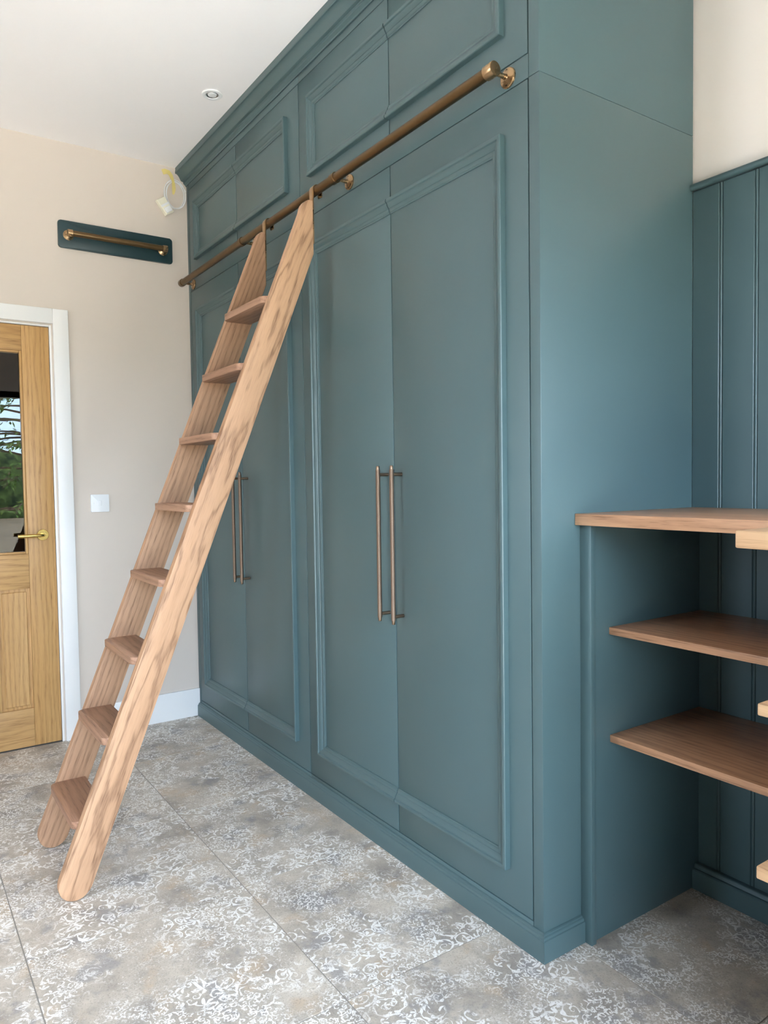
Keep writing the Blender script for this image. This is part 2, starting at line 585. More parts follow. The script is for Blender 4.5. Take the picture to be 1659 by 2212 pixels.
# ------------------------------------------------------------------ the room
fl = struct(box('floor', -0.12, XR + 0.12, YF - 0.12, DEP + 0.12, -0.10, -0.0022, M_GROUT, None, 0), 'floor of patterned grey tiles')
P_T = 0.6068
g = 0.0016
for i in range(-2, 9):
    for j in range(-6, 4):
        x0, x1 = 1.102 + P_T * i + g, 1.102 + P_T * (i + 1) - g
        y0, y1 = -0.490 + P_T * j + g, -0.490 + P_T * (j + 1) - g
        x0, x1 = max(x0, 0.0), min(x1, XR)
        y0, y1 = max(y0, YF), min(y1, DEP)
        if x1 - x0 < 0.02 or y1 - y0 < 0.02:
            continue
        box('tile', x0, x1, y0, y1, -0.009, 0.0, M_TILE, fl, 0.0006, 1)

struct(box('ceiling', -0.12, XR + 0.12, YF - 0.12, DEP + 0.12, CEIL, CEIL + 0.1, M_CEIL, None, 0), 'plain white ceiling')

# left wall with the door opening
DY1, DY0, DZ = -0.676, -1.462, 1.998
b = bmesh.new()
box_bm(-0.12, 0, DY1, DEP + 0.12, 0, CEIL, bm=b)
box_bm(-0.12, 0, YF - 0.12, DY0, 0, CEIL, bm=b)
box_bm(-0.12, 0, DY0, DY1, DZ, CEIL, bm=b)
struct(mesh_obj('wall_left', b, M_WALL), 'warm grey wall around the oak door')
# dim hall behind the door
b = bmesh.new()
box_bm(-1.72, -1.62, -2.2, 0.2, 0, 2.5, bm=b)
box_bm(-1.62, -0.121, -2.2, -2.1, 0, 2.5, bm=b)
box_bm(-1.62, -0.121, 0.1, 0.2, 0, 2.5, bm=b)
box_bm(-1.62, -0.121, -2.1, 0.1, 2.4, 2.5, bm=b)
box_bm(-1.62, -0.121, -2.1, 0.1, -0.1, 0.0, bm=b)
struct(mesh_obj('wall_hall', b, M_HALL), 'dim hall behind the glazed door')

# back wall: plaster above, beaded boards below
wb_ = struct(box('wall_back', -0.12, XR + 0.12, DEP + 0.012, DEP + 0.12, 0, CEIL, M_CREAM, None, 0), 'cream plaster wall above teal beaded boards')
DADO = 2.073
def board_pts(x0, x1):
    pts = [(x0, DEP + 0.0119), (x0, DEP + 0.004)]
    pts += [(x0 + 0.0045 - 0.0045 * math.cos(a), DEP + 0.004 - 0.0045 * math.sin(a)) for a in [PI * k / 6 for k in range(7)]]
    pts += [(x0 + 0.0105, DEP + 0.004), (x0 + 0.012, DEP), (x1 - 0.0025, DEP), (x1, DEP + 0.003), (x1, DEP + 0.0119)]
    return pts
xg = 2.5765 - 0.1034 - 0.006
k = 0
while xg < XR - 0.02:
    x0 = max(xg, 2.4875)
    x1 = min(xg + 0.1034, XR)
    prism('board', board_pts(x0, x1) if k else [(x0, DEP + 0.0119), (x0, DEP), (x1 - 0.0025, DEP), (x1, DEP + 0.003), (x1, DEP + 0.0119)],
          'z', 0.0, DADO, M_TEAL, wb_, 0, 30)
    xg += 0.1034
    k += 1
# dado rail
dp = [(DEP + 0.011, 2.075), (DEP - 0.006, 2.075)] + arc(DEP - 0.008, 2.0835, 0.0095, -PI / 2, -3 * PI / 2, 10) + [(DEP + 0.011, 2.093)]
struct(prism('trim_1', dp, 'x', 2.4876, XR, M_TEAL, None, 0, 40), 'rounded teal rail capping the beaded boards')
sk = [(DEP, 0.0), (DEP - 0.034, 0.0), (DEP - 0.034, 0.057), (DEP - 0.031, 0.060), (DEP - 0.024, 0.0605), (DEP - 0.022, 0.066)] \
    + arc(DEP - 0.016, 0.066, 0.006, PI, PI / 2, 5) + [(DEP - 0.006, 0.070), (DEP, 0.070)]
struct(prism('baseboard_back', sk, 'x', 2.5131, XR, M_TEAL, None, 0, 40), 'teal moulded skirting under the beaded boards')

# glazed wall to the garden (behind the camera)
b = bmesh.new()
box_bm(XR, XR + 0.12, YF - 0.12, G1[0], 0, CEIL, bm=b)
box_bm(XR, XR + 0.12, G1[1], DEP + 0.12, 0, CEIL, bm=b)
box_bm(XR, XR + 0.12, G1[0], G1[1], G1[3], CEIL, bm=b)
struct(mesh_obj('wall_right', b, M_CREAM), 'wall around the garden doors')
b = bmesh.new()
box_bm(-0.12, G2[0], YF - 0.12, YF, 0, CEIL, bm=b)
box_bm(G2[1], XR, YF - 0.12, YF, 0, CEIL, bm=b)
box_bm(G2[0], G2[1], YF - 0.12, YF, G2[3], CEIL, bm=b)
box_bm(G2[0], G2[1], YF - 0.12, YF, 0, G2[2], bm=b)
struct(mesh_obj('wall_front', b, M_CREAM), 'wall around the added fill window')

def glazed(name, lab, u0, u1, z0, z1, along, at, npane):
    e = bpy.data.objects.new(name, None)
    e.location = (at + 0.06, (u0 + u1) / 2, 0) if along == 'y' else ((u0 + u1) / 2, at - 0.06, 0)
    C.objects.link(e)
    struct(e, lab)
    def bar(nm, a0, a1, h0, h1, t0, t1, m, bv=0.003):
        if along == 'y':
            box(nm, at + t0, at + t1, a0, a1, h0, h1, m, e, bv)
        else:
            box(nm, a0, a1, at - t1, at - t0, h0, h1, m, e, bv)
    f = 0.06
    bar('frame_head', u0 + 0.001, u1 - 0.001, z1 - f, z1 - 0.001, 0.02, 0.09, M_FRAMEK)
    bar('frame_sill', u0 + 0.001, u1 - 0.001, z0 - 0.04 if z0 < 0.1 else z0 + 0.001, z0 + 0.02, 0.02, 0.09, M_FRAMEK)
    step = (u1 - u0) / npane
    for i in range(npane + 1):
        c_ = u0 + step * i
        a0, a1 = max(c_ - 0.04, u0 + 0.001), min(c_ + 0.04, u1 - 0.001)
        bar('frame_post', a0, a1, z0 + 0.021, z1 - f - 0.001, 0.025, 0.085, M_FRAMEK)
    for i in range(npane):
        bar('pane', u0 + step * i + 0.041, u0 + step * (i + 1) - 0.041, z0 + 0.021, z1 - f - 0.001, 0.05, 0.056, M_PANE, 0)
    return e
glazed('window_1', 'black framed glazed garden doors', G1[0], G1[1], G1[2], G1[3], 'y', XR, 2)
glazed('window_fill', 'unseen black framed window added to light the cupboard fronts', G2[0], G2[1], G2[2], G2[3], 'x', YF, 1)

# ------------------------------------------------------------------ garden outside
def simple(name, col, rough=0.9, c2=None, sc=3.0):
    t = NT(name)
    t.p(color=t.ramp(t.noise(t.obj(), sc, 5, 0.65), [(0.35, col), (0.65, c2 or col)]), rough=rough, spec=0.2)
    return t.mat
M_GRASS = simple('dry_grass', lin(84, 75, 60), 0.95, lin(112, 101, 82), 2.0)
M_LEAF = simple('green_leaf', lin(64, 92, 40), 0.5, lin(104, 130, 58), 8.0)
M_BARK = simple('brown_bark', lin(78, 64, 52), 0.9, lin(100, 84, 70), 12.0)
M_HEDGE = simple('dark_hedge_green', lin(20, 32, 15), 0.9, lin(62, 78, 38), 2.6)
b = bmesh.new()
box_bm(XR + 0.13, 60, -40, 40, -0.25, -0.12, bm=b)
gr = struct(mesh_obj('ground_field', b, M_GRASS), 'dry grass field outside the garden doors')
b = bmesh.new()  # unseen paving, added to throw sunlight up to the ceiling
box_bm(XR + 0.125, 10.5, -9.0, 4.0, -0.12, -0.05, bm=b)
box_bm(-4.0, XR + 0.12, -9.0, YF - 0.125, -0.12, -0.05, bm=b)
M_BOUNCE = simple('bounce_paving', lin(214, 206, 192), 0.85, lin(226, 219, 206), 3.0)
struct(mesh_obj('ground_bounce', b, M_BOUNCE), 'unseen pale terrace added to bounce sunlight onto the ceiling')
# hedge row with a lumpy outline
b = bmesh.new()
NY, NZ = 90, 10
rows = []
for iz in range(NZ + 1):
    row = []
    for iy in range(NY + 1):
        y = -22 + 44 * iy / NY
        top = 3.0 + 1.2 * mnoise.noise((y * 0.4, 3.3, 0)) + 0.6 * mnoise.noise((y * 1.7, 1.0, 0))
        z = -0.12 + (top + 0.12) * iz / NZ
        x = 31 + 1.5 * (iz / NZ) ** 2 + 0.5 * mnoise.noise((y * 1.3, z * 1.3, 7.0))
        row.append(b.verts.new((x, y, z)))
    rows.append(row)
back = [b.verts.new((35, v.co.y, v.co.z - 0.2)) for v in rows[-1]]
rows.append(back)
rows.append([b.verts.new((35.2, v.co.y, -0.12)) for v in back])
for A, B in zip(rows, rows[1:]):
    for i in range(NY):
        b.faces.new((A[i], A[i + 1], B[i + 1], B[i]))
tag(mesh_obj('hedge', b, M_HEDGE, None, 60), 'distant dark hedge across the dry field, mirrored in the door glass', 'hedge')
# small tree just outside the garden doors
tr = thing('tree', 'leafy green tree outside, mirrored in the glass of the oak door', 'tree', (6.9, 0.30, -0.12))
tube('trunk', [(6.9, 0.30, -0.12), (6.93, 0.30, 0.8), (6.9, 0.27, 1.7), (6.92, 0.25, 2.6)], [0.07, 0.06, 0.05, 0.03], M_BARK, tr, 10)
rr = random.Random(3)
lb = bmesh.new()
tips = []
for i in range(34):
    z0 = rr.uniform(0.9, 2.6)
    a = rr.uniform(PI * 0.75, PI * 1.75)
    ln = rr.uniform(0.6, 1.25)
    s = Vector((6.9, 0.28, z0))
    d = Vector((math.cos(a), math.sin(a), rr.uniform(0.0, 0.35)))
    pts = [s + d * (ln * q) + Vector((0, 0, -0.30 * ln * (q ** 2))) for q in (0, 0.25, 0.5, 0.75, 1.0)]
    tube('branch', pts, [0.016, 0.013, 0.010, 0.007, 0.004], M_BARK, tr, 6)
    for q in range(34):
        f = rr.uniform(0.25, 1.0)
        k0 = min(int(f * 4), 3)
        p = pts[k0].lerp(pts[k0 + 1], f * 4 - k0)
        p = p + Vector((rr.uniform(-.06, .06), rr.uniform(-.06, .06), rr.uniform(-.03, .03)))
        ld = (d + Vector((rr.uniform(-.9, .9), rr.uniform(-.9, .9), rr.uniform(-1.0, 0.1)))).normalized()
        sd = ld.cross(Vector((rr.uniform(-.4, .4), rr.uniform(-.4, .4), 1))).normalized()
        L = rr.uniform(0.07, 0.12)
        nn = ld.cross(sd) * 0.008
        q0, q1, q2, q3 = p, p + ld * L * 0.45 + sd * L * 0.17, p + ld * L, p + ld * L * 0.45 - sd * L * 0.17
        mid_ = p + ld * L * 0.45 + nn
        v = [lb.verts.new(t_) for t_ in (q0, q1, q2, q3, mid_)]
        lb.faces.new((v[0], v[1], v[4]))
        lb.faces.new((v[1], v[2], v[4]))
        lb.faces.new((v[2], v[3], v[4]))
        lb.faces.new((v[3], v[0], v[4]))
lv = mesh_obj('leaves', lb, M_LEAF, tr)
lv['kind'] = 'stuff'

# ------------------------------------------------------------------ door, lining, architrave, skirting
LY1, LY0 = -0.6885, -1.4505
dr = bpy.data.objects.new('door_1', None)
dr.location = (-0.022, (LY0 + LY1) / 2, 0)
C.objects.link(dr)
struct(dr, 'golden oak door with a tall glazed opening and brass lever handle')
X0, X1 = -0.042, -0.002
ST = 0.118
box('stile', X0, X1, LY1 - ST, LY1, 0.006, 1.986, M_DOOR_V, dr, 0.0015)
box('stile', X0, X1, LY0, LY0 + ST, 0.006, 1.986, M_DOOR_V, dr, 0.0015)
ya, yb = LY0 + ST + 0.0004, LY1 - ST - 0.0004
box('top_rail', X0, X1, ya, yb, 1.868, 1.986, M_DOOR_H, dr, 0.0012)
box('lock_rail', X0, X1, ya, yb, 0.757, 0.920, M_DOOR_H, dr, 0.0012)
box('bottom_rail', X0, X1, ya, yb, 0.006, 0.187, M_DOOR_H, dr, 0.0012)
yc = (ya + yb) / 2
for (m0, m1) in ((-0.957, -0.9415), ):
    box('muntin', X0, X1, m0, m1, 0.1874, 0.7566, M_DOOR_V, dr, 0.0012)
for (p0, p1) in ((-0.9411, yb), (ya, -0.9574)):
    # raised and fielded panel: sunk margin, proud field
    m_ = 0.014
    bb = box_bm(X0 + 0.012, X1 - 0.010, p0, p1, 0.1876, 0.7564)
    box_bm(X0 + 0.008, X1 - 0.004, p0 + m_, p1 - m_, 0.1876 + m_, 0.7564 - m_, 0.003, 1, bm=bb)
    mesh_obj('door_panel', bb, M_DOOR_V, dr)
for nm, (a0, a1, h0, h1) in {'bead_side': (yb - 0.011, yb, 0.9204, 1.8676), 'bead_side2': (ya, ya + 0.011, 0.9204, 1.8676)}.items():
    box('glazing_bead', X0 + 0.004, X1 - 0.003, a0, a1, h0, h1, M_DOOR_V, dr, 0.002)
box('glazing_bead', X0 + 0.004, X1 - 0.003, ya + 0.0114, yb - 0.0114, 0.9204, 0.931, M_DOOR_H, dr, 0.002)
box('glazing_bead', X0 + 0.004, X1 - 0.003, ya + 0.0114, yb - 0.0114, 1.857, 1.8676, M_DOOR_H, dr, 0.002)
box('pane', X0 + 0.016, X0 + 0.022, ya + 0.0116, yb - 0.0116, 0.9312, 1.8568, M_GLASS, dr, 0)
HY, HZ = -0.744, 1.006
lathe('handle_rose', (X1 - 0.0005, HY, HZ), (1, 0, 0), [(0, 0.026), (0.006, 0.026), (0.008, 0.0245), (0.008, 0.018), (0.009, 0.017), (0.009, 0)], M_GOLD, dr, 40)
hp = [(X1 + 0.008, HY, HZ), (0.034, HY, HZ), (0.042, HY - 0.002, HZ), (0.047, HY - 0.008, HZ), (0.048, HY - 0.018, HZ), (0.048, HY - 0.045, HZ)]
tube('handle_neck', hp, 0.0075, M_GOLD, dr, 20)
lathe('handle_lever', (0.048, HY - 0.0455, HZ), (0, -1, 0), [(0, 0.0085), (0.066, 0.0085), (0.067, 0.0075), (0.067, 0)], M_GOLD, dr, 24)
box('latch_plate', X0 + 0.008, X1 - 0.004, LY1 + 0.0002, LY1 + 0.0012, HZ - 0.025, HZ + 0.025, M_GOLD, dr, 0)

def trim(name, lab, parts):
    e = bpy.data.objects.new(name, None)
    e.location = (0, (DY0 + DY1) / 2, 0)
    C.objects.link(e)
    struct(e, lab)
    for (nm, x0, x1, y0, y1, z0, z1, bv) in parts:
        box(nm, x0, x1, y0, y1, z0, z1, M_WHITE, e, bv)
AO, AI = -0.602, -0.671
AL0, AL1 = -1.536, -1.467
trim('trim_2', 'white square-edged door frame and architrave', [
    ('jamb', -0.119, 0.0, DY1 - 0.0102, DY1 - 0.0002, 0.0, DZ - 0.0002, 0.001),
    ('jamb', -0.119, 0.0, DY0 + 0.0002, DY0 + 0.0092, 0.0, DZ - 0.0002, 0.001),
    ('head', -0.119, 0.0, DY0 + 0.0094, DY1 - 0.0104, DZ - 0.0085, DZ - 0.0003, 0.001),
    ('architrave', 0.0004, 0.016, AI, AO, 0.0004, 2.074, 0.0025),
    ('architrave', 0.0004, 0.016, AL0, AL1, 0.0004, 2.074, 0.0025),
    ('architrave_head', 0.0004, 0.016, AL1 + 0.0002, AI - 0.0002, 2.0035, 2.074, 0.0025)])
struct(box('baseboard_left', 0.0004, 0.0155, AO + 0.0004, -0.0008, 0.0004, 0.146, M_WHITE, None, 0.0015), 'tall plain white skirting board')
struct(box('baseboard_hinge_side', 0.0004, 0.0155, YF + 0.001, AL0 - 0.0004, 0.0004, 0.146, M_WHITE, None, 0.0015), 'white skirting beyond the door')

# ------------------------------------------------------------------ cupboards
XA, XB, XS, XC, XD = 0.034, 0.642, 1.245, 1.847, 2.4495
ZB, ZT, ZS, ZU0, ZU1 = 0.0855, 2.2322, 2.2345, 2.2965, 2.7535
GAP = 0.0020
MOULD = [(0, 0), (0, 0.0165), (0.0015, 0.0185), (0.006, 0.0195), (0.0105, 0.0185), (0.0125, 0.0155), (0.013, 0.0145),
         (0.0165, 0.0140), (0.020, 0.0128), (0.0235, 0.0105), (0.0265, 0.0085), (0.0275, 0.0080), (0.0285, 0.0062),
         (0.0335, 0.0060), (0.0365, 0.0052), (0.0385, 0.0035), (0.0390, 0.0026), (0.043, 0.0024), (0.0435, 0)]
MOULD = [(w * 1.02, h + (-0.00015 if h == 0 else 0)) for w, h in MOULD]
OUT = (0, -1, 0)

def cup_door(unit, x0, x1, z0, z1, mx, mz0, mz1, side, handle_x=None, z_h=None):
    """One flat door carrying its half of the applied panel moulding; side is where the moulding closes."""
    d = mesh_obj('door', box_bm(x0 + GAP, x1 - GAP, 0.0, 0.021, z0, z1, 0.0011, 2), M_TEAL, unit, 35)
    gx = x1 - GAP if side == 'left' else x0 + GAP
    if side == 'left':
        mesh_obj('moulding', sweep_bm(MOULD, (mx, 0, mz1), (gx, 0, mz1), (0, 0, -1), OUT, 1, 0), M_TEAL, d, 32)
        mesh_obj('moulding', sweep_bm(MOULD, (mx, 0, mz0), (gx, 0, mz0), (0, 0, 1), OUT, 1, 0), M_TEAL, d, 32)
        mesh_obj('moulding', sweep_bm(MOULD, (mx, 0, mz0), (mx, 0, mz1), (1, 0, 0), OUT, 1, 1), M_TEAL, d, 32)
    else:
        mesh_obj('moulding', sweep_bm(MOULD, (gx, 0, mz1), (mx, 0, mz1), (0, 0, -1), OUT, 0, 1), M_TEAL, d, 32)
        mesh_obj('moulding', sweep_bm(MOULD, (gx, 0, mz0), (mx, 0, mz0), (0, 0, 1), OUT, 0, 1), M_TEAL, d, 32)
        mesh_obj('moulding', sweep_bm(MOULD, (mx, 0, mz0), (mx, 0, mz1), (-1, 0, 0), OUT, 1, 1), M_TEAL, d, 32)
    if handle_x is not None:
        hy = -0.0395
        h0, h1 = 0.782, 1.286
        hg = mesh_obj('handle_grip', lathe_bm((handle_x, hy, h0 + 0.012), (0, 0, 1), [(0, 0.0066), (0.0008, 0.0074), (h1 - h0 - 0.0248, 0.0074), (h1 - h0 - 0.024, 0.0066)], 24), M_KNURL, d, 40)
        for (za, dz) in ((h0 + 0.0121, -1), (h1 - 0.0121, 1)):
            lathe('handle_end', (handle_x, hy, za), (0, 0, dz), [(0, 0.0056), (0.0105, 0.0056), (0.012, 0.0046), (0.012, 0)], M_PULL, d, 20)
        for zp in (0.806, 1.258):
            lathe('handle_post', (handle_x, -0.0004, zp), (0, -1, 0), [(0, 0.0055), (-hy - 0.004, 0.0055)], M_PULL, d, 18)
    return d

def tall_unit(lab, x0, xm, x1, mx0, mx1, hxs):
    u = thing('tall_cupboard', lab, 'cupboard', ((x0 + x1) / 2, 0.32, 0.0), 'tall cupboards with paired doors')
    xl = 0.0008 if x0 < 0.1 else x0 + 0.0003
    xr = W - 0.0205 if x1 > 2 else x1 - 0.0003
    box('carcass', xl, xr, 0.0235, DEP - 0.001, 0.004, ZS - 0.001, M_TEAL, u, 0)
    box('bottom_rail', xl if x0 > 0.1 else 0.0335, XD if x1 > 2 else xr, 0.0004, 0.0232, 0.004, ZB - 0.0035, M_TEAL, u, 0.0008)
    if x0 < 0.1:
        box('scribe_stile', 0.0008, 0.0325, 0.0002, 0.0232, 0.0005, ZS - 0.0008, M_TEAL, u, 0.0008)
    if x1 > 2:
        end_panel(u, 0.0005, ZS - 0.0007)
    cup_door(u, x0, xm, ZB, ZT, mx0, 0.187, 2.127, 'left', hxs[0])
    cup_door(u, xm, x1, ZB, ZT, mx1, 0.187, 2.127, 'right', hxs[1])
    return u

def end_panel(u, z0, z1):
    xs = XD + 0.0025
    pts = [(xs, 0.0), (W - 0.0018, 0.0), (W - 0.0005, 0.0005), (W, 0.0018), (W, DEP - 0.0006), (W - 0.020, DEP - 0.0006), (W - 0.020, 0.0226), (xs, 0.0226)]
    prism('end_panel', pts, 'z', z0, z1, M_TEAL, u, 0.0004, 30)

def top_unit(lab, x0, xm, x1, mx0, mx1):
    u = thing('top_cupboard', lab, 'cupboard', ((x0 + x1) / 2, 0.32, ZS), 'top cupboards above the rail')
    xl = 0.0008 if x0 < 0.1 else x0 + 0.0003
    xr = W - 0.0205 if x1 > 2 else x1 - 0.0003
    box('carcass', xl, xr, 0.0235, DEP - 0.001, ZS + 0.0006, CEIL - 0.001, M_TEAL, u, 0)
    fx0 = 0.0335 if x0 < 0.1 else xl
    fx1 = XD + 0.0005 if x1 > 2 else xr
    box('rail_board', fx0, fx1, 0.0004, 0.0232, ZS + 0.0006, ZU0 - 0.0028, M_TEAL, u, 0.0008)
    box('fascia', fx0, fx1, 0.0004, 0.0232, ZU1 + 0.003, CEIL - 0.001, M_TEAL, u, 0.0008)
    if x0 < 0.1:
        box('scribe_stile', 0.0008, 0.0325, 0.0002, 0.0232, ZS + 0.0006, CEIL - 0.001, M_TEAL, u, 0.0008)
    if x1 > 2:
        end_panel(u, ZS + 0.0006, CEIL - 0.001)
    cup_door(u, x0, xm, ZU0, ZU1, mx0, 2.3755, 2.668, 'left')
    cup_door(u, xm, x1, ZU0, ZU1, mx1, 2.3755, 2.668, 'right')
    return u

tall_unit('tall teal cupboard with paired doors beside the warm grey wall, behind the ladder', XA, XB, XS, 0.128, 1.152, (0.618, 0.699))
tall_unit('tall teal cupboard with paired doors at the near end, beside the oak worktop', XS, XC, XD, 1.329, 2.3655, (1.8115, 1.8885))
top_unit('teal top cupboard with two panelled doors next to the wall with the white sensor', XA, XB, XS, 0.128, 1.152)
top_unit('teal top cupboard with two panelled doors above the near tall cupboard', XS, XC, XD, 1.329, 2.3655)

# cornice: mitred run along the front and a return down the end
CP = [(0.0, 2.7830), (0.0045, 2.7830), (0.0055, 2.7875), (0.0110, 2.7920), (0.0145, 2.7945), (0.0155, 2.7975), (0.0150, 2.8020),
      (0.0175, 2.8040), (0.0235, 2.8050), (0.0270, 2.8065), (0.0300, 2.8105), (0.0330, 2.8165), (0.0375, 2.8250), (0.0425, 2.8315),
      (0.0480, 2.8365), (0.0515, 2.8380), (0.0560, 2.8385), (0.0575, 2.8410), (0.0575, 2.8500), (0.0560, 2.8560), (0.0560, 2.8676), (0.0, 2.8676)]
cn = thing('cornice', 'stepped teal cornice moulding where the cupboards meet the ceiling', 'cornice', (W / 2, -0.0, 2.783))
prof = [(-h, z) for h, z in CP]     # (w outward negative, z)
def cornice_run(A, B, outv, m0, m1):
    b_ = bmesh.new()
    A, B, o_ = Vector(A), Vector(B), Vector(outv)
    t_ = (B - A).normalized()
    ra = [b_.verts.new(A + o_ * (h + 0.0003) + Vector((0, 0, z)) - t_ * (h * m0)) for h, z in CP]
    rb = [b_.verts.new(B + o_ * (h + 0.0003) + Vector((0, 0, z)) + t_ * (h * m1)) for h, z in CP]
    n_ = len(CP)
    for i_ in range(n_):
        j_ = (i_ + 1) % n_
        b_.faces.new((ra[i_], ra[j_], rb[j_], rb[i_]))
    b_.faces.new(list(reversed(ra)))
    b_.faces.new(rb)
    return b_
mesh_obj('cornice_front', cornice_run((0.0008, 0, 0), (W, 0, 0), (0, -1, 0), 0, 1), M_TEAL, cn, 28)
mesh_obj('cornice_return', cornice_run((W, 0, 0), (W, DEP - 0.001, 0), (1, 0, 0), 1, 0), M_TEAL, cn, 28)

# plinth
PP = [(0.0, 0.0006), (0.0148, 0.0006), (0.0148, 0.0545), (0.0140, 0.0570), (0.0118, 0.0578), (0.0108, 0.0592), (0.0106, 0.0615), (0.0095, 0.0640),
      (0.0072, 0.0655), (0.0060, 0.0662), (0.0052, 0.0682), (0.0030, 0.0698), (0.0, 0.0705)]
pl = thing('plinth', 'teal moulded plinth along the foot of the cupboards', 'plinth', (W / 2, 0, 0))
def plinth_run(A, B, outv, m0, m1):
    b_ = bmesh.new()
    A, B, o_ = Vector(A), Vector(B), Vector(outv)
    t_ = (B - A).normalized()
    ra = [b_.verts.new(A + o_ * (h + 0.0003) + Vector((0, 0, z)) - t_ * (h * m0)) for h, z in PP]
    rb = [b_.verts.new(B + o_ * (h + 0.0003) + Vector((0, 0, z)) + t_ * (h * m1)) for h, z in PP]
    n_ = len(PP)
    for i_ in range(n_):
        j_ = (i_ + 1) % n_
        b_.faces.new((ra[i_], ra[j_], rb[j_], rb[i_]))
    b_.faces.new(list(reversed(ra)))
    b_.faces.new(rb)
    return b_
mesh_obj('plinth_front', plinth_run((0.0008, 0, 0), (W, 0, 0), (0, -1, 0), 0, 1), M_TEAL, pl, 28)
mesh_obj('plinth_return', plinth_run((W, 0, 0), (W, 0.1408, 0), (1, 0, 0), 1, 0), M_TEAL, pl, 28)

# ------------------------------------------------------------------ ladder rail on four brackets
TY, TZ, TR = -0.061, 2.2635, 0.0150
lr = thing('ladder_rail', 'long aged brass rail on brackets across the cupboard fronts', 'rail', (1.23, 0.0, TZ))
lathe('rail_tube', (0.070, TY, TZ), (1, 0, 0), [(0, TR), (2.318, TR)], M_BRONZE, lr, 32)
for bx in (0.078, 0.831, 1.607, 2.381):
    lathe('bracket_flange', (bx, 0.0002, TZ), (0, -1, 0), [(0, 0.0255), (0.004, 0.0255), (0.0062, 0.0235), (0.0085, 0.012), (0.0105, 0.0078), (0.014, 0.0070)], M_BRASS_L, lr, 32)
    lathe('bracket_stem', (bx, -0.0144, TZ), (0, -1, 0), [(0, 0.0068), (0.016, 0.0058), (0.034, 0.0060)], M_BRASS_L, lr, 20)
    for s in (-1, 1):
        lathe('screw', (bx, -0.0056, TZ + s * 0.0168), (0, -1, 0), [(0, 0.0040), (0.0016, 0.0040), (0.0020, 0.0034), (0.0014, 0.0028), (0.0014, 0)], M_DARK, lr, 14)
    if 0.5 < bx < 2:
        lathe('collar', (bx - 0.013, TY, TZ), (1, 0, 0), [(0, TR + 0.0002), (0, TR + 0.0020), (0.001, TR + 0.0030), (0.025, TR + 0.0030), (0.026, TR + 0.0020), (0.026, TR + 0.0002)], M_BRONZE, lr, 32)
lathe('end_cap', (2.366, TY, TZ), (1, 0, 0), [(0, TR + 0.0002), (0.0005, TR + 0.0030), (0.0300, TR + 0.0034), (0.0315, TR + 0.0024), (0.0320, 0)], M_BRASS_L, lr, 36)
lathe('end_cap', (0.092, TY, TZ), (-1, 0, 0), [(0, TR + 0.0002), (0.0005, TR + 0.0030), (0.0270, TR + 0.0034), (0.0285, TR + 0.0024), (0.0290, 0)], M_BRONZE, lr, 36)

# ------------------------------------------------------------------ ladder
ld = thing('library_ladder', 'slanted oak library ladder with eight treads hooked on the brass rail', 'ladder', (1.285, -0.93, 0.0))
XN0, XN1 = 1.463, 1.492
XF0, XF1 = 1.075, 1.104
SL = 0.4003
def stringer_pts(dy):
    ct, st = 1 / math.hypot(1, SL), SL / math.hypot(1, SL)     # up-slope unit: (st, ct)
    up_ = (st, ct)
    ac_ = (ct, -st)                                            # from front edge towards the back edge
    wdt = 0.0958
    r = wdt / 2
    cz = r
    # front edge passes (-0.971, 0.073)
    f0y = -0.971 + dy
    cyy = f0y + (cz - 0.073) * SL + r / ct + 0.0
    pts = []
    for i in range(0, 17):                                     # round foot, front -> bottom -> back
        a = PI * i / 16
        v = (-ac_[0] * math.cos(a) - up_[0] * math.sin(a), -ac_[1] * math.cos(a) - up_[1] * math.sin(a))
        pts.append((cyy + v[0] * r, cz + v[1] * r))
    lift = -min(p[1] for p in pts) + 0.0005
    pts = [(p[0], p[1] + lift) for p in pts]
    yb_ = -0.0812
    bk = (cyy + ac_[0] * r, cz + lift + ac_[1] * r)
    pts.append((yb_, bk[1] + (yb_ - bk[0]) / SL))              # back edge meets the upright cut
    pts.append((yb_, 2.2225))
    ft = (cyy - ac_[0] * r, cz + lift - ac_[1] * r)
    zt_ = 2.178
    fy = ft[0] + (zt_ - ft[1]) * SL
    # rounded shoulder between the top and the front edge
    a_, b__, c_ = (yb_ - 0.016, 2.2225), (fy + 0.006, 2.2150), (fy, zt_)
    for i in range(0, 8):
        q = i / 7
        pts.append(((1 - q) ** 2 * a_[0] + 2 * q * (1 - q) * b__[0] + q * q * c_[0], (1 - q) ** 2 * a_[1] + 2 * q * (1 - q) * b__[1] + q * q * c_[1]))
    return pts
DN, DF = 0.0, 0.008
prism('stringer', stringer_pts(DN), 'x', XN0, XN1, M_OAK_NEAR, ld, 0.003, 35)
prism('stringer', stringer_pts(DF), 'x', XF0, XF1, M_OAK_FAR, ld, 0.003, 35)
for k in range(8):
    zt_ = 1.878 - 0.2362 * k
    fy = -0.971 + 0.004 + (zt_ - 0.073) * SL
    y0, y1 = fy - 0.023, fy + 0.092
    R = 0.024
    xa, xb = XF1 + 0.0003, XN0 - 0.0003
    pts = [(xa, y1), (xa, y0 + R)] + [(xa + R - R * math.cos(a), y0 + R - R * math.sin(a)) for a in [PI / 2 * q / 6 for q in range(1, 7)]]
    pts += [(xb - R + R * math.sin(a), y0 + R - R * math.cos(a)) for a in [PI / 2 * q / 6 for q in range(0, 7)]] + [(xb, y1)]
    prism('tread', pts, 'z', zt_ - 0.0235, zt_, M_OAK_TREAD, ld, 0.002, 35)
